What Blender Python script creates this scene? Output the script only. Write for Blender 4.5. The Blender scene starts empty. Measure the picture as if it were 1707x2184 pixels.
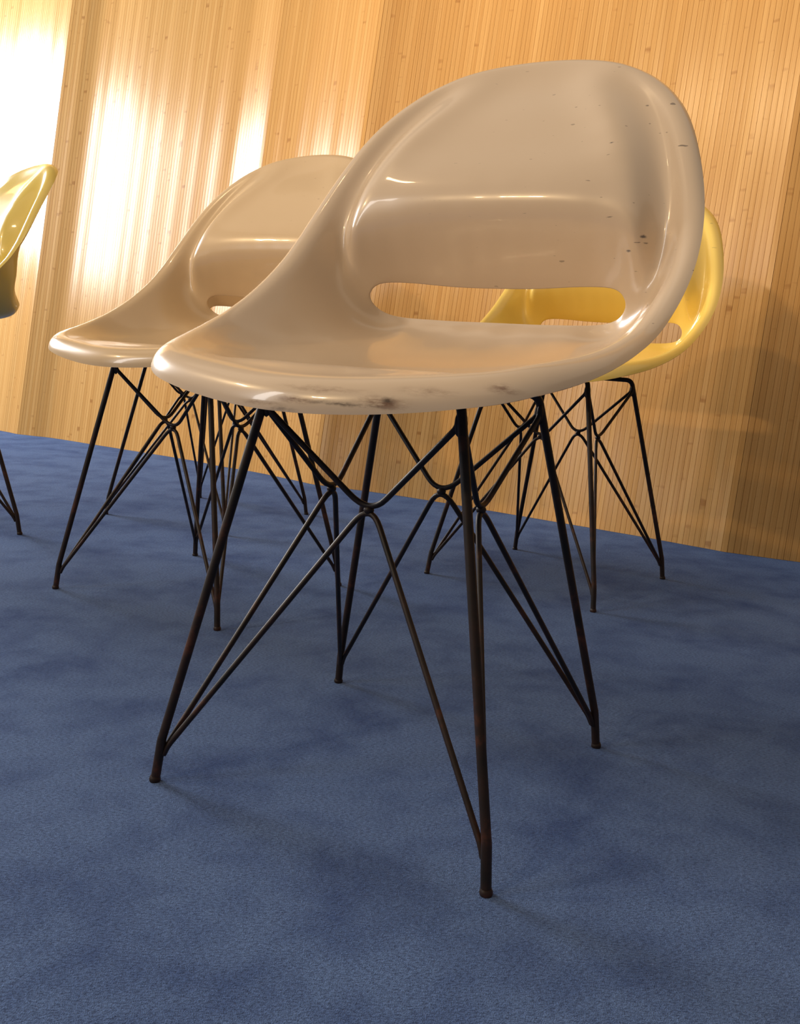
import bpy, bmesh, math, random
import numpy as np
from mathutils import Vector, Matrix

random.seed(7)
scene = bpy.context.scene
C = scene.collection

# ------------------------------------------------------------------ camera
F_PX, PITCH, ROLL, CAM_H = 1975.4, 0.1782, 0.0574, 0.47
cam_data = bpy.data.cameras.new('camera')
cam_data.sensor_fit = 'VERTICAL'
cam_data.sensor_height = 24.0
cam_data.lens = 24.0 * F_PX / 2184.0
cam_data.clip_start = 0.05
cam = bpy.data.objects.new('camera', cam_data)
C.objects.link(cam)
_f = Vector((0, math.cos(PITCH), -math.sin(PITCH)))
_u = Vector((0, math.sin(PITCH), math.cos(PITCH)))
_r = Vector((1, 0, 0))
_r2 = math.cos(ROLL) * _r + math.sin(ROLL) * _u
_u2 = -math.sin(ROLL) * _r + math.cos(ROLL) * _u
M = Matrix.Identity(4)
for i in range(3):
    M[i][0], M[i][1], M[i][2] = _r2[i], _u2[i], -_f[i]
M[2][3] = CAM_H
cam.matrix_world = M
scene.camera = cam

# ------------------------------------------------------------------ world, lamps, exposure
scene.view_settings.view_transform = 'Standard'
scene.view_settings.look = 'None'
scene.view_settings.exposure = 0.08
scene.view_settings.gamma = 1.0
scene.view_settings.use_curve_mapping = False

world = bpy.data.worlds.new('dim_room')
scene.world = world
world.use_nodes = True
bg = world.node_tree.nodes['Background']
bg.inputs[0].default_value = (1.0, 0.94, 0.88, 1)
bg.inputs[1].default_value = 0.10


def aim(o, target):
    d = Vector(target) - o.location
    o.rotation_euler = d.to_track_quat('-Z', 'Y').to_euler()


def area_lamp(name, loc, target, sx, sy, power, col):
    l = bpy.data.lights.new(name, 'AREA')
    l.shape = 'RECTANGLE'
    l.size, l.size_y = sx, sy
    l.energy = power
    l.color = col
    o = bpy.data.objects.new(name, l)
    C.objects.link(o)
    o.location = loc
    aim(o, target)
    return o


def spot_lamp(name, loc, target, power, col, angle=70, size=0.05, blend=0.6):
    l = bpy.data.lights.new(name, 'SPOT')
    l.energy = power
    l.color = col
    l.spot_size = math.radians(angle)
    l.spot_blend = blend
    l.shadow_soft_size = size
    o = bpy.data.objects.new(name, l)
    C.objects.link(o)
    o.location = loc
    aim(o, target)
    return o


# daylight through the window on the left
area_lamp('window_daylight', (-4.40, 4.45, 2.1), (0.0, 3.7, 1.9), 2.0, 1.35, 300, (1.0, 0.97, 0.95))
# warm ceiling spots along the wall and above the chairs
WARM = (1.0, 0.70, 0.38)
area_lamp('window_daylight', (-4.40, -0.42, 2.2), (0.0, 0.6, 1.4), 0.5, 2.6, 50, (1.0, 0.96, 0.92))
for loc, tgt, pw in (((-1.50, 1.10, 2.72), (0.7, 2.7, 1.0), 52), ((-3.30, 1.15, 2.72), (-0.1, 2.2, 0.7), 50), ((-3.45, 0.95, 2.72), (0.0, 2.0, 0.7), 50),
                     ((-2.95, -1.46, 2.72), (0.1, 1.2, 0.7), 55), ((-2.90, -1.53, 2.70), (0.1, 1.2, 0.7), 45), ((-3.05, -1.33, 2.72), (0.1, 1.2, 0.7), 55),
                     ((0.55, 1.55, 2.72), (0.9, 2.9, 1.6), 36), ((-0.35, 2.2, 2.72), (-0.1, 3.5, 1.6), 26)):
    spot_lamp('ceiling_spot', loc, tgt, pw, WARM, 70, 0.04, 0.8)
# broad warm fill added overhead to brighten the chairs softly, no actual fixture
area_lamp('overhead_fill', (0.2, 0.2, 2.9), (0.2, 0.2, 0.0), 5.4, 5.4, 44, (1.0, 0.80, 0.60))


# ------------------------------------------------------------------ helpers
def link_mesh(name, me, mat=None, parent=None):
    o = bpy.data.objects.new(name, me)
    C.objects.link(o)
    if mat and not me.materials:
        me.materials.append(mat)
    if parent:
        o.parent = parent
    return o


def from_py(name, v, f, smooth=True, sharp=None):
    me = bpy.data.meshes.new(name)
    me.from_pydata([tuple(map(float, p)) for p in v], [], f)
    me.update()
    if smooth:
        me.polygons.foreach_set('use_smooth', [True] * len(me.polygons))
        if sharp:
            me.set_sharp_from_angle(angle=math.radians(sharp))
    return me


def tube(paths, seg=10):
    """paths: list of (points, radius or radii) -> verts, faces of capped tubes"""
    V, Fc = [], []
    for pts, rad in paths:
        P = [Vector(p) for p in pts]
        n = len(P)
        R = rad if isinstance(rad, (list, tuple)) else [rad] * n
        T = []
        for i in range(n):
            a, b = P[max(i - 1, 0)], P[min(i + 1, n - 1)]
            T.append((b - a).normalized())
        ref = Vector((0, 0, 1)) if abs(T[0].z) < .9 else Vector((1, 0, 0))
        N = (ref - T[0] * ref.dot(T[0])).normalized()
        base = len(V)
        for i in range(n):
            N = (N - T[i] * N.dot(T[i])).normalized()
            B = T[i].cross(N)
            for k in range(seg):
                a = 2 * math.pi * k / seg
                V.append(P[i] + (N * math.cos(a) + B * math.sin(a)) * R[i])
        for i in range(n - 1):
            for k in range(seg):
                a = base + i * seg + k
                b = base + i * seg + (k + 1) % seg
                Fc.append((a, b, b + seg, a + seg))
        Fc.append(tuple(base + k for k in range(seg))[::-1])
        e = base + (n - 1) * seg
        Fc.append(tuple(e + k for k in range(seg)))
    return V, Fc


def smooth_path(pts, rads, n=6, through=None):
    """polyline with corners rounded by the given radii (0 at the ends)"""
    P = [Vector(p) for p in pts]
    out = [P[0]]
    for i in range(1, len(P) - 1):
        r = rads[i]
        a = (P[i - 1] - P[i]); b = (P[i + 1] - P[i])
        la, lb = a.length, b.length
        r = min(r, la * .48, lb * .48)
        if through and i == through:      # push the corner out so that the bend itself passes the point
            P[i] = P[i] - (a / la + b / lb) * r * .25
            a = (P[i - 1] - P[i]); b = (P[i + 1] - P[i]); la, lb = a.length, b.length
        p0, p1 = P[i] + a / la * r, P[i] + b / lb * r
        for k in range(n + 1):
            t = k / n
            out.append((1 - t) ** 2 * p0 + 2 * t * (1 - t) * P[i] + t * t * p1)
    out.append(P[-1])
    return out


class NT:
    def __init__(self, mat):
        mat.use_nodes = True
        self.t = mat.node_tree
        self.n = self.t.nodes
        self.b = self.n['Principled BSDF']

    def add(self, typ, **kw):
        nd = self.n.new(typ)
        for k, v in kw.items():
            setattr(nd, k, v)
        return nd

    def link(self, a, b):
        self.t.links.new(a, b)

    def noise(self, vec, scale, detail=3, rough=.5, dist=0):
        nd = self.add('ShaderNodeTexNoise')
        nd.inputs['Scale'].default_value = scale
        nd.inputs['Detail'].default_value = detail
        nd.inputs['Roughness'].default_value = rough
        nd.inputs['Distortion'].default_value = dist
        if vec is not None:
            self.link(vec, nd.inputs['Vector'])
        return nd

    def ramp(self, fac, stops):
        nd = self.add('ShaderNodeValToRGB')
        cr = nd.color_ramp
        while len(cr.elements) < len(stops):
            cr.elements.new(.5)
        for e, (p, c) in zip(cr.elements, stops):
            e.position = p
            e.color = (*c, 1) if len(c) == 3 else c
        self.link(fac, nd.inputs[0])
        return nd

    def mapping(self, vec, scale=(1, 1, 1), loc=(0, 0, 0), rot=(0, 0, 0)):
        nd = self.add('ShaderNodeMapping')
        nd.inputs['Scale'].default_value = scale
        nd.inputs['Location'].default_value = loc
        nd.inputs['Rotation'].default_value = rot
        self.link(vec, nd.inputs['Vector'])
        return nd.outputs[0]

    def mix(self, fac, a, b, mode='MIX'):
        nd = self.add('ShaderNodeMix', data_type='RGBA', blend_type=mode)
        if isinstance(fac, (int, float)):
            nd.inputs[0].default_value = fac
        else:
            self.link(fac, nd.inputs[0])
        for i, v in ((6, a), (7, b)):
            if isinstance(v, tuple):
                nd.inputs[i].default_value = (*v, 1)
            else:
                self.link(v, nd.inputs[i])
        return nd.outputs[2]

    def math(self, op, a, b=0.0, c=None):
        nd = self.add('ShaderNodeMath', operation=op)
        for i, v in enumerate((a, b) if c is None else (a, b, c)):
            if isinstance(v, (int, float)):
                nd.inputs[i].default_value = v
            else:
                self.link(v, nd.inputs[i])
        return nd.outputs[0]

    def bump(self, h, strength, dist):
        nd = self.add('ShaderNodeBump')
        nd.inputs['Strength'].default_value = strength
        nd.inputs['Distance'].default_value = dist
        self.link(h, nd.inputs['Height'])
        self.link(nd.outputs[0], self.b.inputs['Normal'])


def srgb(r, g, b):
    f = lambda c: c / 12.92 if c <= .04045 else ((c + .055) / 1.055) ** 2.4
    return (f(r / 255), f(g / 255), f(b / 255))


# ------------------------------------------------------------------ materials
def carpet_material():
    m = bpy.data.materials.new('blue_carpet')
    t = NT(m)
    co = t.add('ShaderNodeTexCoord').outputs['Object']
    big = t.noise(t.mapping(co, (1, 1, 1)), 7.5, 5, .65, .15)
    patch = t.ramp(big.outputs[0], [(.27, (0, 0, 0)), (.56, (1, 1, 1))])
    base = t.mix(patch.outputs[0], srgb(44, 72, 134), srgb(98, 128, 182))
    med = t.noise(co, 18, 4, .65)
    base = t.mix(t.math('MULTIPLY', med.outputs[0], .4), base, srgb(92, 118, 168))
    # directional pile
    pile = t.noise(t.mapping(co, (1.0, 2.6, 1), rot=(0, 0, .3)), 230, 3, .7)
    fine = t.noise(co, 900, 2, .6)
    h = t.math('ADD', pile.outputs[0], t.math('MULTIPLY', fine.outputs[0], .6))
    shade = t.ramp(pile.outputs[0], [(.36, (.42, .42, .47)), (.52, (1, 1, 1)), (.66, (1.3, 1.28, 1.25))])
    col = t.mix(.9, base, shade.outputs[0], 'MULTIPLY')
    t.link(col, t.b.inputs['Base Color'])
    t.b.inputs['Roughness'].default_value = .95
    t.b.inputs['Sheen Weight'].default_value = .2
    t.b.inputs['Sheen Tint'].default_value = (.45, .6, 1, 1)
    t.b.inputs['Sheen Roughness'].default_value = .6
    t.b.inputs['Specular IOR Level'].default_value = .1
    t.bump(h, .9, .006)
    return m


def bamboo_material():
    m = bpy.data.materials.new('lacquered_bamboo')
    t = NT(m)
    co = t.add('ShaderNodeTexCoord').outputs['Object']
    rnd = t.add('ShaderNodeObjectInfo').outputs['Random']
    comb = t.add('ShaderNodeCombineXYZ')
    t.link(t.math('MULTIPLY', rnd, 37.0), comb.inputs[0])
    t.link(t.math('MULTIPLY', rnd, 91.0), comb.inputs[2])
    add = t.add('ShaderNodeVectorMath', operation='ADD')
    t.link(co, add.inputs[0])
    t.link(comb.outputs[0], add.inputs[1])
    v = add.outputs[0]
    grain = t.noise(t.mapping(v, (420, 60, 2.2)), 1.0, 4, .6)
    gcol = t.ramp(grain.outputs[0], [(.30, srgb(182, 132, 72)), (.52, srgb(204, 158, 94)), (.72, srgb(216, 175, 114))])
    tone = t.ramp(rnd, [(0, srgb(194, 146, 84)), (.5, srgb(205, 158, 95)), (1, srgb(216, 172, 110))])
    col = t.mix(.45, gcol.outputs[0], tone.outputs[0])
    # bamboo nodes: short dark cross marks
    nz = t.noise(t.mapping(v, (6, 6, 26)), 1.0, 2, .5)
    spot = t.ramp(nz.outputs[0], [(.66, (0, 0, 0)), (.74, (1, 1, 1))])
    col = t.mix(t.math('MULTIPLY', spot.outputs[0], .5), col, srgb(140, 82, 36))
    t.link(col, t.b.inputs['Base Color'])
    t.b.inputs['Roughness'].default_value = .24
    t.b.inputs['Specular IOR Level'].default_value = .28
    t.bump(grain.outputs[0], .12, .0006)
    return m


def plain(name, col, rough=.5, metallic=0, coat=0):
    m = bpy.data.materials.new(name)
    t = NT(m)
    co = t.add('ShaderNodeTexCoord').outputs['Object']
    nz = t.noise(co, 40, 3, .6)
    c2 = tuple(min(1, c * 1.25) for c in col)
    t.link(t.mix(nz.outputs[0], tuple(c * .85 for c in col), c2), t.b.inputs['Base Color'])
    t.b.inputs['Roughness'].default_value = rough
    t.b.inputs['Metallic'].default_value = metallic
    t.b.inputs['Coat Weight'].default_value = coat
    return m


def steel_material():
    m = bpy.data.materials.new('dark_brown_steel')
    t = NT(m)
    co = t.add('ShaderNodeTexCoord').outputs['Object']
    nz = t.noise(co, 28, 4, .65)
    r = t.ramp(nz.outputs[0], [(.35, (.009, .007, .006)), (.58, (.022, .011, .008)), (.75, (.08, .026, .012))])
    t.link(r.outputs[0], t.b.inputs['Base Color'])
    t.b.inputs['Roughness'].default_value = .48
    t.b.inputs['Specular IOR Level'].default_value = .32
    t.bump(nz.outputs[0], .1, .0005)
    return m


DK, BR, GY = (.035, .025, .02), (.16, .065, .03), (.10, .09, .09)
SCUFFS = [((.0915, -.229, .4255), (.0080, .0038), .55, DK), ((.088, -.231, .4235), (.030, .0070), .45, BR), ((.055, -.2375, .4205), (.060, .0022), .42, DK),
          ((.0105, -.2423, .4208), (.022, .0040), .55, BR), ((-.002, -.2429, .4105), (.020, .0045), .4, DK), ((.035, -.2360, .4310), (.050, .0030), .25, BR),
          ((.1233, -.2187, .4345), (.035, .0050), .25, BR), ((.1765, -.1975, .4400), (.020, .0050), .4, BR), ((-.0212, -.2424, .4155), (.026, .0028), .35, BR),
          ((.1864, .1566, .6005), (.0036, .0021), .8, GY), ((.1890, .157, .594), (.0034, .0012), .8, GY), ((.1711, .1587, .5852), (.0034, .0014), .8, GY),
          ((.1495, .1554, .6200), (.0046, .0010), .6, GY), ((.1334, .1912, .7061), (.0030, .0012), .7, GY),
          ((.214, .170, .690), (.0032, .0013), .7, GY), ((.205, .168, .652), (.0028, .0012), .6, GY), ((.228, .150, .585), (.0042, .0010), .8, DK)]


def shell_material(name, c_lo, c_hi, ticks=0.0, lip=0.0):
    m = bpy.data.materials.new(name)
    t = NT(m)
    co = t.add('ShaderNodeTexCoord').outputs['Object']
    nz = t.noise(co, 9, 4, .6)
    col = t.mix(nz.outputs[0], c_lo, c_hi)
    sep = t.add('ShaderNodeSeparateXYZ')
    t.link(co, sep.inputs[0])
    if ticks:
        # short dark scratches, more of them on the sitter's left of the back
        tv = t.mapping(co, (75, 110, 230), rot=(0, .5, 0))
        tk = t.noise(tv, 1.0, 1, .4)
        tm = t.ramp(tk.outputs[0], [(.752, (0, 0, 0)), (.785, (1, 1, 1))])
        side = t.add('ShaderNodeMapRange')
        side.inputs[1].default_value = -.12
        side.inputs[2].default_value = .16
        t.link(sep.outputs[0], side.inputs[0])
        up = t.math('GREATER_THAN', sep.outputs[2], .50)
        k = t.math('MULTIPLY', t.math('MULTIPLY', tm.outputs[0], side.outputs[0]), t.math('MULTIPLY', up, ticks))
        col = t.mix(k, col, (.09, .07, .06))
    if lip:
        # brown scuffs worn along the front lip and a few dark nicks on the back, each where it sits on the shell
        wob = t.noise(co, 55, 4, .65)
        wv = t.add('ShaderNodeVectorMath', operation='SCALE')
        t.link(wob.outputs[1], wv.inputs[0]); wv.inputs['Scale'].default_value = .007
        cv = t.add('ShaderNodeVectorMath', operation='ADD')
        t.link(co, cv.inputs[0]); t.link(wv.outputs[0], cv.inputs[1])
        streak = t.noise(t.mapping(co, (60, 60, 260)), 1.0, 4, .7)
        st = t.ramp(streak.outputs[0], [(.36, (0, 0, 0)), (.60, (1, 1, 1))])
        for (px, py, pz), (rx, rz), k, c in SCUFFS:
            d = t.add('ShaderNodeVectorMath', operation='SUBTRACT')
            t.link(cv.outputs[0], d.inputs[0]); d.inputs[1].default_value = (px + .0035, py + .0035, pz + .0035)
            mlt = t.add('ShaderNodeVectorMath', operation='MULTIPLY')
            t.link(d.outputs[0], mlt.inputs[0]); mlt.inputs[1].default_value = (1 / rx, 1 / .014, 1 / rz)
            ln = t.add('ShaderNodeVectorMath', operation='LENGTH')
            t.link(mlt.outputs[0], ln.inputs[0])
            g = t.math('SUBTRACT', 1.0, t.math('SMOOTH_MIN', ln.outputs['Value'], 1.0, .3))
            g = t.math('MINIMUM', t.math('MULTIPLY', t.math('MAXIMUM', g, 0.0), 2.2 * k), 1.0)
            if rx > .018:
                g = t.math('MULTIPLY', g, st.outputs[0])
            col = t.mix(t.math('MULTIPLY', g, lip), col, c)
    t.link(col, t.b.inputs['Base Color'])
    t.b.inputs['Roughness'].default_value = .27
    t.b.inputs['Specular IOR Level'].default_value = .5
    t.b.inputs['Coat Weight'].default_value = .45
    t.b.inputs['Coat Roughness'].default_value = .05
    wave = t.noise(co, 16, 2, .5)
    t.bump(wave.outputs[0], .03, .004)
    return m


M_CARPET = carpet_material()
M_BAMBOO = bamboo_material()
M_JOINT = plain('dark_joint_backing', (.30, .18, .08), .7)
M_STEEL = steel_material()
M_CREAM = shell_material('scuffed_cream_fibreglass', srgb(209, 188, 162), srgb(214, 194, 169), .7, .9)
M_CREAM2 = shell_material('clean_cream_fibreglass', srgb(203, 178, 142), srgb(208, 184, 149), .4, 0)
M_YELLOW = shell_material('yellow_fibreglass', srgb(228, 196, 96), srgb(233, 203, 106), .25, 0)
M_YELLOW2 = shell_material('pale_yellow_fibreglass', srgb(212, 188, 92), srgb(218, 196, 104), .2, 0)

# ------------------------------------------------------------------ setting
fl_v = [(-6, -3, 0), (5, -3, 0), (5, 6, 0), (-6, 6, 0), (-6, -3, -.05), (5, -3, -.05), (5, 6, -.05), (-6, 6, -.05)]
fl_f = [(0, 1, 2, 3), (7, 6, 5, 4), (0, 4, 5, 1), (1, 5, 6, 2), (2, 6, 7, 3), (3, 7, 4, 0)]
floor = link_mesh('floor', from_py('floor', fl_v, fl_f, False), M_CARPET)
floor['kind'] = 'structure'
floor['label'] = 'mottled blue short pile carpet'

# wavy bamboo wall: leans back, runs obliquely, its plan curve bends in shallow folds
W0 = np.array([-1.781, 4.062]); WU = np.array([.8191, -.5736]); WN = np.array([-.5736, -.8191])
TILT = math.radians(9.0)
SLAT = .0147
SLOPE = [(-1.0, -4), (-.30, -4), (-.22, 2), (-.10, 5), (.02, 6), (.05, -3), (.075, 6), (.145, 7), (.165, -16), (.30, -14), (.36, -4),
         (.43, -3.2), (.48, -.9), (.54, -.9), (.60, -2.6), (.90, -2.4), (1.16, -.6), (1.24, 8), (1.32, 9), (1.345, -3), (1.46, -1), (1.53, 5), (1.72, 9), (1.80, 9), (1.825, -13),
         (1.98, -11), (2.15, -4), (2.35, 0), (2.7, 0), (2.9, 1), (2.98, 3.6), (3.135, 4.4), (3.16, -12), (3.35, -9), (3.6, -3), (4.4, 0)]


def wall_curve():
    S = np.array([a for a, _ in SLOPE]); A = np.array([b for _, b in SLOPE], float)
    ss = np.arange(-2.0, 5.2, SLAT / 8)
    sl = np.interp(ss, S, A)
    rip = np.random.RandomState(11)
    for _ in range(14):      # shallow ripples of the veneer
        sl = sl + rip.uniform(.25, .6) * np.sin(2 * math.pi * ss / rip.uniform(.05, .22) + rip.uniform(0, 6.3))
    k = np.ones(5) / 5
    sl = np.convolve(np.pad(sl, 2, mode='edge'), k, 'valid')
    off = np.cumsum(np.tan(np.radians(sl))) * (SLAT / 8)
    off -= np.interp(0.0, ss, off)
    return ss, off, sl


ws, woff, wsl = wall_curve()
drift = np.polyfit(ws, woff, 1)
LEAN = np.array([-WN[0] * math.sin(TILT), -WN[1] * math.sin(TILT), math.cos(TILT)])  # up the wall
H_WALL = 2.65


def wall_pt(s, extra=0.0):
    o = np.interp(s, ws, woff) + extra
    p = W0 + WU * s + WN * o
    return np.array([p[0], p[1], 0.0])


# backing sheet behind the joints
n_b = 200
bs = np.linspace(ws[0], ws[-1], n_b)
bv, bf = [], []
for s in bs:
    for e in (-.0035, -.022):
        p = wall_pt(s, e)
        bv += [p, p + LEAN * H_WALL]
for i in range(n_b - 1):
    a = i * 4; b = a + 4
    bf += [(a, b, b + 1, a + 1), (a + 2, a + 3, b + 3, b + 2), (a + 1, b + 1, b + 3, a + 3), (a, a + 2, b + 2, b)]
bf += [(0, 1, 3, 2), (4 * n_b - 4, 4 * n_b - 2, 4 * n_b - 1, 4 * n_b - 3)]
wall = link_mesh('wall_back', from_py('wall_back', bv, bf, False), M_JOINT)
wall['kind'] = 'structure'
wall['label'] = 'wavy lacquered bamboo wall of narrow upright slats leaning back'


def slat_mesh():
    w = (SLAT - .00035) / 2
    prof = [(-w, -.003), (-w, .0025), (-w + .0003, .003), (-w * .45, .00306), (w * .45, .00306), (w - .0003, .003), (w, .0025), (w, -.003)]
    v = [(x, y, 0) for x, y in prof] + [(x, y, H_WALL) for x, y in prof]
    n = len(prof)
    f = [(i, (i + 1) % n, (i + 1) % n + n, i + n)[::-1] for i in range(n)]
    f += [tuple(range(n)), tuple(range(n, 2 * n))[::-1]]
    me = from_py('bamboo_slat', v, f, False)
    me.materials.append(M_BAMBOO)
    return me


def slat_matrix(s):
    a, b = wall_pt(s - .002), wall_pt(s + .002)
    tx = (b - a) / np.linalg.norm(b - a)
    zz = LEAN / np.linalg.norm(LEAN)
    yy = np.cross(zz, tx)          # away from the room
    yy /= np.linalg.norm(yy)
    tx = np.cross(yy, zz)
    p = wall_pt(s)
    Mx = Matrix.Identity(4)
    for i in range(3):
        Mx[i][0], Mx[i][1], Mx[i][2], Mx[i][3] = -tx[i], -yy[i], zz[i], p[i]
    return Mx


sm_ = slat_mesh()
far_v, far_f = [], []
s = ws[0] + SLAT / 2
while s < ws[-1] - SLAT / 2:
    Mx = slat_matrix(s)
    if -.60 < s < 3.70:            # the slats in view, each a part of its own
        o = bpy.data.objects.new('bamboo_slat', sm_)
        C.objects.link(o)
        o.parent = wall
        o.matrix_world = Mx
    else:                          # the wall goes on beyond the frame on both sides
        n0 = len(far_v)
        far_v += [Mx @ v.co for v in sm_.vertices]
        far_f += [tuple(n0 + i for i in p.vertices) for p in sm_.polygons]
    s += SLAT * math.cos(math.radians(np.interp(s, ws, wsl)))
far = link_mesh('outer_slats', from_py('outer_slats', far_v, far_f, False), M_BAMBOO, wall)
far['kind'] = 'stuff'

# ------------------------------------------------------------------ chair shell surface
AX_Y, AX_Z = -.10, .80
RIM = [(0, -.245, .409), (.060, -.237, .411), (.100, -.228, .415), (.144, -.217, .421), (.174, -.208, .426), (.198, -.192, .433),
       (.217, -.163, .442), (.232, -.119, .457), (.241, -.070, .474), (.246, -.016, .494), (.248, .040, .521), (.249, .087, .551),
       (.247, .128, .583), (.243, .158, .623), (.235, .183, .660), (.222, .206, .699), (.205, .233, .738), (.182, .262, .773),
       (.147, .288, .802), (.104, .308, .823), (.055, .319, .834), (0, .323, .838)]
SLOT = [(0, .203, .503), (.06, .203, .503), (.11, .2025, .504), (.140, .201, .506), (.156, .197, .511), (.166, .189, .520), (.1695, .184, .529),
        (.167, .182, .538), (.158, .184, .546), (.142, .188, .549), (.11, .192, .549), (.06, .195, .546), (0, .196, .545)]
# ridge of the back pad and the valley outside it, bottom to top
PAD = [(.181, .155, .592), (.178, .152, .612), (.171, .157, .645), (.157, .177, .687), (.134, .205, .730), (.103, .241, .770), (.068, .276, .802)]
VALLEY = [(.203, .179, .566), (.206, .175, .595), (.203, .181, .632), (.193, .203, .675), (.176, .228, .720), (.150, .258, .765), (.115, .283, .802)]


def interp3(P, n):
    P = np.array(P, float)
    x = np.linspace(0, 1, len(P)); t = np.linspace(0, 1, n)
    c = [np.polyfit(x, P[:, i], 4) for i in range(3)]
    return np.stack([np.polyval(k, t) for k in c], 1)


def profile(tab, x):
    tab = np.array(tab)
    return np.interp(x, tab[:, 0], tab[:, 1])


def control_points():
    out = []
    # seat dish: height along the middle, rise towards the sides
    zc = [(-.19, .4425), (-.170, .4470), (-.154, .4520), (-.146, .4500), (-.137, .4455), (-.115, .4410), (-.06, .4370), (0, .4385), (.06, .4435), (.11, .4545), (.15, .470), (.18, .4865)]
    rise = [(-.19, .0), (-.15, .0015), (-.115, .006), (-.06, .012), (0, .018), (.06, .024), (.11, .024), (.15, .016), (.18, .006)]
    for y, z in zc:
        for x in (0, .055, .105, .15):
            if (y < -.18 and x > .1) or (y > .16 and x > .12):
                continue
            out.append((x, y, z + profile(rise, y) * (x / .18) ** 2))
    out += [(.178, -.140, .4555), (.172, -.118, .4545), (.195, -.06, .4575), (.19, .0, .461), (.19, .06, .475), (.185, .11, .492), (.205, .155, .530)]
    # back pad: centre line, slightly hollow across
    yc = [(.572, .1775), (.592, .1640), (.612, .1545), (.632, .1505), (.655, .1545), (.68, .1695), (.71, .1965), (.74, .2225), (.77, .2515), (.797, .2810)]
    pad = interp3(PAD, 22)
    for z, y in yc:
        xe = np.interp(z, pad[:, 2], pad[:, 0]); ye = np.interp(z, pad[:, 2], pad[:, 1])
        if z < .59:
            xe, ye = .178, .170
        for f in (0, .2, .4, .6, .8, .92):
            out.append((xe * f, y + (ye - y) * f ** 4, z))
    out += [tuple(p) for p in pad] + [tuple(p) for p in interp3(VALLEY, 20)]
    return out


PTS = control_points()


def catmull(P, n):
    """dense uniform resample of an open polyline by centripetal-ish cubic"""
    P = np.array(P, float)
    d = np.r_[0, np.cumsum(np.linalg.norm(np.diff(P, axis=0), axis=1))]
    # natural cubic spline per coordinate, symmetric ends (x odd, y/z even)
    m = np.array([-1, 1, 1.])
    k = 4
    Q = np.vstack([P[1:k + 1][::-1] * m, P, P[-k - 1:-1][::-1] * m])
    dd = np.r_[0, np.cumsum(np.linalg.norm(np.diff(Q, axis=0), axis=1))]
    t = dd[k] + np.linspace(0, d[-1], n)
    N = len(Q)
    h = np.diff(dd)
    A = np.zeros((N, N)); B = np.zeros((N, 3))
    A[0, 0] = A[-1, -1] = 1
    for i in range(1, N - 1):
        A[i, i - 1], A[i, i], A[i, i + 1] = h[i - 1], 2 * (h[i - 1] + h[i]), h[i]
        B[i] = 6 * ((Q[i + 1] - Q[i]) / h[i] - (Q[i] - Q[i - 1]) / h[i - 1])
    Mm = np.linalg.solve(A, B)
    idx = np.clip(np.searchsorted(dd, t) - 1, 0, N - 2)
    hh = h[idx][:, None]
    a = (dd[idx + 1] - t)[:, None]; b = (t - dd[idx])[:, None]
    return (Mm[idx] * a ** 3 + Mm[idx + 1] * b ** 3) / (6 * hh) + (Q[idx] / hh - Mm[idx] * hh / 6) * a + (Q[idx + 1] / hh - Mm[idx + 1] * hh / 6) * b


def smooth_half(A, sig):
    """gaussian along a half loop; x odd and y, z even about both ends"""
    k = int(sig * 4)
    m = np.array([-1, 1, 1.])[:A.shape[1]]
    Q = np.vstack([A[k:0:-1] * m, A, A[-2:-k - 2:-1] * m])
    g = np.exp(-.5 * (np.arange(-k, k + 1) / sig) ** 2); g /= g.sum()
    return np.stack([np.convolve(Q[:, i], g, 'valid') for i in range(A.shape[1])], 1)


K_S = .37


def to_dom(P):
    P = np.asarray(P, float)
    dy, dz = P[:, 1] - AX_Y, AX_Z - P[:, 2]
    return np.stack([P[:, 0], np.arctan2(dy, dz) * K_S], 1), np.hypot(dy, dz)


def from_dom(D, r):
    a = D[:, 1] / K_S
    return np.stack([D[:, 0], AX_Y + r * np.sin(a), AX_Z - r * np.cos(a)], 1)


REG = 1.5e-4
ROLL_R = .017


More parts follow.
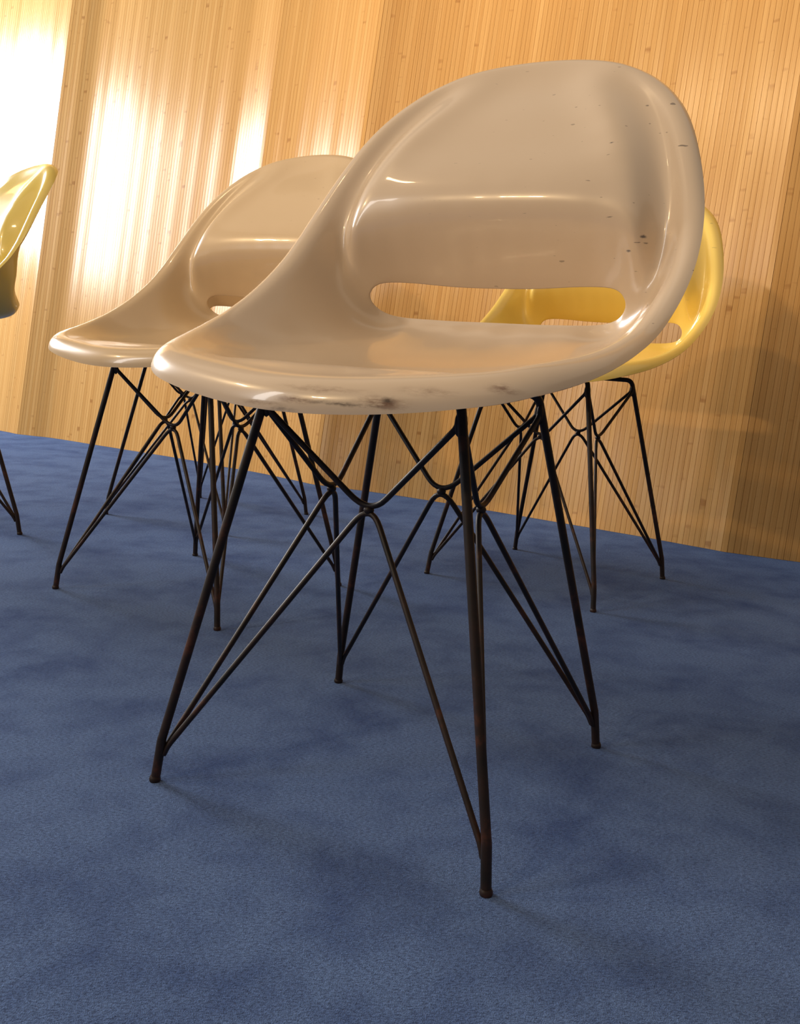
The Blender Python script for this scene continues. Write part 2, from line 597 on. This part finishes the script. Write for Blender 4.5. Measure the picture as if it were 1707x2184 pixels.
def build_shell_mesh():
    nh = 97
    rim = catmull(RIM, nh)
    slot = smooth_half(catmull(SLOT, nh), 2)
    rd, rr = to_dom(rim)
    # move the rim inwards by the roll radius, in the domain, and towards the axis
    rim = smooth_half(rim, 3)
    rd, rr = to_dom(rim)
    T = np.gradient(rd, axis=0)
    T[0] = (1, 0); T[-1] = (-1, 0)
    T /= np.linalg.norm(T, axis=1)[:, None]
    inward = np.stack([-T[:, 1], T[:, 0]], 1)
    front = np.clip((-.02 - rim[:, 1]) / .15, 0, 1)
    idom = rd + inward * (ROLL_R * .9 * (1 - .1 * front))[:, None]
    ir = rr - ROLL_R * (.45 + .55 * front)
    slot_d, sr = to_dom(slot)
    cd, cr = to_dom(np.array(PTS))

    def U(A, Bq):
        d2 = ((A[:, None, :] - Bq[None]) ** 2).sum(2)
        return .5 * d2 * np.log(d2 + 1e-12)
    # which slot point each rim point is joined to
    sa = np.linspace(0, 1, nh)
    arcs = np.r_[0, np.cumsum(np.linalg.norm(np.diff(slot_d, axis=0), axis=1))]; arcs /= arcs[-1]
    rf = np.array([0, .16, .25, .36, .46, .53, .60, .72, .84, 1.0])
    sf = np.array([0, .20, .34, .435, .475, .50, .535, .63, .80, 1.0])
    sfrac = np.interp(sa, rf, sf)
    kk = np.exp(-.5 * (np.arange(-6, 7) / 3.) ** 2); kk /= kk.sum()
    sm = np.convolve(np.r_[-sfrac[6:0:-1], sfrac, 2 - sfrac[-2:-8:-1]], kk, 'valid')
    sm[0], sm[-1] = 0, 1
    slotD = np.stack([np.interp(sm, arcs, slot_d[:, i]) for i in range(2)], 1)
    NR = 44
    RR = (ROLL_R * (1 + .55 * front))[:, None]
    ROLL_A = np.radians([12, 24, 36, 48, 60, 72, 84, 96])
    for it in range(6):
        # thin plate spline for the radius
        X = np.vstack([cd, slot_d[::3], idom]); Y = np.r_[cr, sr[::3], ir]
        mm = X[:, 0] > 1e-4
        X2 = np.vstack([X, X[mm] * np.array([-1, 1])]); Y2 = np.r_[Y, Y[mm]]
        n = len(X2)
        Kp = U(X2, X2) + np.eye(n) * REG
        Pm = np.c_[np.ones(n), X2]
        L = np.block([[Kp, Pm], [Pm.T, np.zeros((3, 3))]])
        w = np.linalg.solve(L, np.r_[Y2, 0, 0, 0])

        def height(D):
            return U(D, X2) @ w[:n] + np.c_[np.ones(len(D)), D] @ w[n:]
        rings = []
        fix = np.interp(sm, arcs, sr) - height(slotD)       # keep the slot edge exactly on its curve
        for j in range(NR + 1):
            D = slotD + (idom - slotD) * (j / NR)
            rings.append(from_dom(D, height(D) + fix * (1 - j / NR) ** 5))
        rings = np.array(rings)                     # NR+1, nh, 3
        for _ in range(8):
            P = np.concatenate([rings[:, 1:2] * [-1, 1, 1], rings, rings[:, -2:-1] * [-1, 1, 1]], axis=1)
            avg = .25 * (P[:, :-2] + P[:, 2:])[1:-1] + .25 * (rings[:-2] + rings[2:])
            rings[1:-1] += .5 * (avg - rings[1:-1])
        # roll at the rim
        I = rings[-1]
        Tn = np.gradient(I, axis=0); Tn[0, 1:] = 0; Tn[-1, 1:] = 0
        Tn /= np.linalg.norm(Tn, axis=1)[:, None]
        inn = rings[-1] - rings[-3]
        O = inn - Tn * (inn * Tn).sum(1)[:, None]
        O = smooth_half(O, 2)
        O /= np.linalg.norm(O, axis=1)[:, None]
        Nn = np.cross(Tn, O)
        axis_dir = np.stack([0 * I[:, 0], AX_Y - I[:, 1], AX_Z - I[:, 2]], 1)
        Nn *= np.sign((Nn * axis_dir).sum(1))[:, None]
        roll = [I + O * RR * math.sin(a) - Nn * RR * (1 - math.cos(a)) for a in ROLL_A]
        # pull the outermost line of the roll onto the measured rim
        act = roll[-1] * front[:, None] + roll[5] * (1 - front[:, None])
        ad_, ar_ = to_dom(act)
        idom = idom + smooth_half(rd - ad_, 2) * .8
        ir = ir + smooth_half(np.c_[0 * ar_, rr - ar_], 2)[:, 1] * .8
    # slot lip: small backward turn
    S0 = rings[0]
    T0 = np.gradient(S0, axis=0); T0[0, 1:] = 0; T0[-1, 1:] = 0
    T0 /= np.linalg.norm(T0, axis=1)[:, None]
    i0 = rings[0] - rings[2]
    O0 = i0 - T0 * (i0 * T0).sum(1)[:, None]; O0 /= np.linalg.norm(O0, axis=1)[:, None]
    N0 = np.cross(T0, O0); N0 *= np.sign((N0 * np.stack([0 * S0[:, 0], AX_Y - S0[:, 1], AX_Z - S0[:, 2]], 1)).sum(1))[:, None]
    r0 = .0018
    lip = [S0 + O0 * r0 * math.sin(a) - N0 * r0 * (1 - math.cos(a)) for a in np.radians([90, 60, 30])]
    G = np.array(lip + list(rings) + roll)       # R, nh, 3
    # mirror to a closed loop
    Rn = G.shape[0]
    full = np.concatenate([G, (G * np.array([-1, 1, 1]))[:, -2:0:-1]], axis=1)
    nl = full.shape[1]
    # normals for thickness
    du = np.roll(full, -1, 1) - np.roll(full, 1, 1)
    dv = np.gradient(full, axis=0)
    N = np.cross(du, dv); N /= np.linalg.norm(N, axis=2)[:, :, None] + 1e-12
    ad = np.stack([0 * full[:, :, 0], AX_Y - full[:, :, 1], AX_Z - full[:, :, 2]], 2)
    if (N[10] * ad[10]).sum() < 0:
        N = -N
    th = .0042
    back = full - N * th
    V = np.concatenate([full.reshape(-1, 3), back.reshape(-1, 3)])
    off = Rn * nl
    Fc = []
    flip = None
    for j in range(Rn - 1):
        for i in range(nl):
            a, b = j * nl + i, j * nl + (i + 1) % nl
            q = (a, b, b + nl, a + nl)
            Fc.append(q); Fc.append(tuple(x + off for x in q[::-1]))
    for i in range(nl):
        a, b = i, (i + 1) % nl
        Fc.append((b, a, a + off, b + off))
        a += (Rn - 1) * nl; b += (Rn - 1) * nl
        Fc.append((a, b, b + off, a + off))
    # orientation check
    p = V[[*Fc[20 * nl]]]
    nrm = np.cross(p[1] - p[0], p[2] - p[1])
    if nrm @ np.array([0, AX_Y - p[0, 1], AX_Z - p[0, 2]]) < 0:
        Fc = [f[::-1] for f in Fc]
    return from_py('seat_shell', V, Fc, True, 50)


SHELL = build_shell_mesh()

# ------------------------------------------------------------------ wire base
FOOT = {'A': (-.1903, -.1816), 'B': (.1903, -.1816), 'C': (.1848, .1816), 'D': (-.1848, .1816)}
TOP = {'A': (-.1103, -.120), 'B': (.1103, -.120), 'C': (.1045, .1119), 'D': (-.1045, .1119)}   # at z = .40
R_MAIN, R_WIRE, R_STEM = .0047, .0031, .0050
Z_STEM, Z_BEND = .0427, .4245


def leg_at(k, z):
    t = z / .40
    return Vector((FOOT[k][0] + (TOP[k][0] - FOOT[k][0]) * t, FOOT[k][1] + (TOP[k][1] - FOOT[k][1]) * t, z))


def stem_at(k, z):
    f = FOOT[k]
    return Vector((f[0] + math.copysign(.0045, -f[0]) * z / Z_STEM, f[1] + math.copysign(.004, -f[1]) * z / Z_STEM, z))


JUNC = {('A', 'B'): (0, -.0869, .306), ('B', 'C'): (.0904, -.0128, .3085), ('C', 'D'): (0, .0836, .3055), ('D', 'A'): (-.0904, -.0128, .3085)}
BASE_MESH = {}


def base_meshes():
    for k in 'ABCD':
        top = leg_at(k, Z_BEND)
        inn = Vector((top.x * .35, top.y * .72, Z_BEND + .001))
        knee = stem_at(k, Z_STEM + .004)
        path = smooth_path([knee, top, inn], [0, .012, 0], 8)
        low = [stem_at(k, .004), stem_at(k, .02), stem_at(k, Z_STEM), stem_at(k, Z_STEM + .006)]
        V, Fc = tube([(path, R_MAIN), (low, [R_STEM, R_STEM, R_STEM, R_MAIN])], 12)
        me = from_py('leg', V, Fc, True, 50); me.materials.append(M_STEEL)
        f = FOOT[k]
        prof = [(.0056, 0), (.0060, .0010), (.0060, .0036), (.0054, .0050), (.0049, .0062)]
        V = []; Fc = []
        n = 16
        for r, z in prof:
            for i in range(n):
                V.append((f[0] + r * math.cos(2 * math.pi * i / n), f[1] + r * math.sin(2 * math.pi * i / n), z))
        for j in range(len(prof) - 1):
            for i in range(n):
                Fc.append((j * n + i, j * n + (i + 1) % n, (j + 1) * n + (i + 1) % n, (j + 1) * n + i))
        Fc.append(tuple(range(n))[::-1]); Fc.append(tuple(range((len(prof) - 1) * n, len(prof) * n)))
        fm = from_py('foot', V, Fc, True, 50); fm.materials.append(M_STEEL)
        BASE_MESH['leg' + k] = (me, fm)
    for (a, b), j in JUNC.items():
        J = Vector(j)
        # lower wire: up from one stem, over the junction, down to the other stem
        ends = []
        for k in (a, b):
            s0, s1 = stem_at(k, .030), stem_at(k, Z_STEM - .002)
            d = (J - s1); d.z = 0; d.normalize()
            o = d * (R_STEM + R_WIRE * .4)
            ends.append([s0 + o * .7, s1 + o * 1.25])
        pk = J + Vector((0, 0, -.0035))
        pts = [ends[0][0], ends[0][1], pk, ends[1][1], ends[1][0]]
        lo = smooth_path(pts, [0, .006, .030, .006, 0], 8, 2)
        V, Fc = tube([(lo, R_WIRE)], 10)
        me = from_py('lower_brace', V, Fc, True, 50); me.materials.append(M_STEEL)
        # upper wire: down from one leg top to the junction and up to the other leg
        pa, pb = leg_at(a, .403), leg_at(b, .403)
        pk = J + Vector((0, 0, .0035))
        # start beside each main rod
        ia = (pk - pa); ia.z = 0; ia.normalize(); ib = (pk - pb); ib.z = 0; ib.normalize()
        pts = [pa + ia * .002 + Vector((0, 0, .010)), pa + ia * .006 - Vector((0, 0, .004)), pk, pb + ib * .006 - Vector((0, 0, .004)), pb + ib * .002 + Vector((0, 0, .010))]
        up = smooth_path(pts, [0, .006, .030, .006, 0], 8, 2)
        V, Fc = tube([(up, R_WIRE)], 10)
        # weld bead where the wires meet
        bead = bmesh.new()
        bmesh.ops.create_icosphere(bead, subdivisions=2, radius=.0055)
        bead.verts.ensure_lookup_table()
        V = list(V)
        for ctr, sc in ((J, (1, 1, .9)), (pa + ia * .004, (.75, .75, 2.2)), (pb + ib * .004, (.75, .75, 2.2))):
            off = len(V)
            V += [Vector((v.co.x * sc[0], v.co.y * sc[1], v.co.z * sc[2])) + ctr for v in bead.verts]
            Fc = Fc + [tuple(v.index + off for v in f.verts) for f in bead.faces]
        bead.free()
        mu = from_py('upper_brace', V, Fc, True, 50); mu.materials.append(M_STEEL)
        BASE_MESH['lo' + a + b] = me
        BASE_MESH['up' + a + b] = mu
    # flat mounting straps under the seat joining the leg ends
    for nm, (a, b) in (('front', ('A', 'B')), ('rear', ('D', 'C'))):
        ya = leg_at(a, Z_BEND).y * .72
        xa = abs(leg_at(a, Z_BEND).x) * .62
        x0, x1, y0, y1, z0, z1 = -xa, xa, ya - .013, ya + .013, Z_BEND + .003, Z_BEND + .0065
        bm = bmesh.new()
        bmesh.ops.create_cube(bm, size=1)
        for v in bm.verts:
            v.co = Vector(((x0 + x1) / 2 + v.co.x * (x1 - x0), (y0 + y1) / 2 + v.co.y * (y1 - y0), (z0 + z1) / 2 + v.co.z * (z1 - z0)))
        bmesh.ops.bevel(bm, geom=bm.edges[:], offset=.001, segments=2, affect='EDGES')
        me = bpy.data.meshes.new('mounting_strap'); bm.to_mesh(me); bm.free()
        me.materials.append(M_STEEL)
        BASE_MESH['strap' + nm] = me


base_meshes()


def make_chair(loc, rot, shell_mat, label, group):
    root = bpy.data.objects.new('wire_chair', None)
    C.objects.link(root)
    root.empty_display_size = .1
    root.location = (*loc, 0)
    root.rotation_euler = (0, 0, rot)
    root['label'] = label
    root['category'] = 'chair'
    root['group'] = group
    sh = link_mesh('seat_shell', SHELL.copy(), None, root)
    sh.data.materials.clear(); sh.data.materials.append(shell_mat)
    for k in 'ABCD':
        lm, fm = BASE_MESH['leg' + k]
        lg = link_mesh('leg', lm, None, root)
        link_mesh('foot', fm, None, lg)
    for (a, b) in JUNC:
        link_mesh('lower_brace', BASE_MESH['lo' + a + b], None, root)
        link_mesh('upper_brace', BASE_MESH['up' + a + b], None, root)
    link_mesh('mounting_strap', BASE_MESH['strapfront'], None, root)
    link_mesh('mounting_strap', BASE_MESH['straprear'], None, root)
    return root


G = 'moulded shell chairs on wire legs'
make_chair((.0085, .9901), -.4754, M_CREAM, 'large foreground cream plastic shell chair with scuffed front lip on dark wire legs', G)
make_chair((-.3619, 1.6895), -.5103, M_CREAM2, 'cream shell chair standing just left of and behind the foreground chair', G)
make_chair((.3246, 1.9336), -.6305, M_YELLOW, 'golden yellow shell chair mostly hidden behind the right side of the foreground chair', G)
make_chair((-.5029, 2.4104), -.4719, M_CREAM2, 'farthest chair by the bamboo wall, only its thin wire legs visible', G)
make_chair((-1.1152, 2.0502), -.80, M_YELLOW2, 'pale yellow shell chair cut off by the left edge, turned to the left', G)
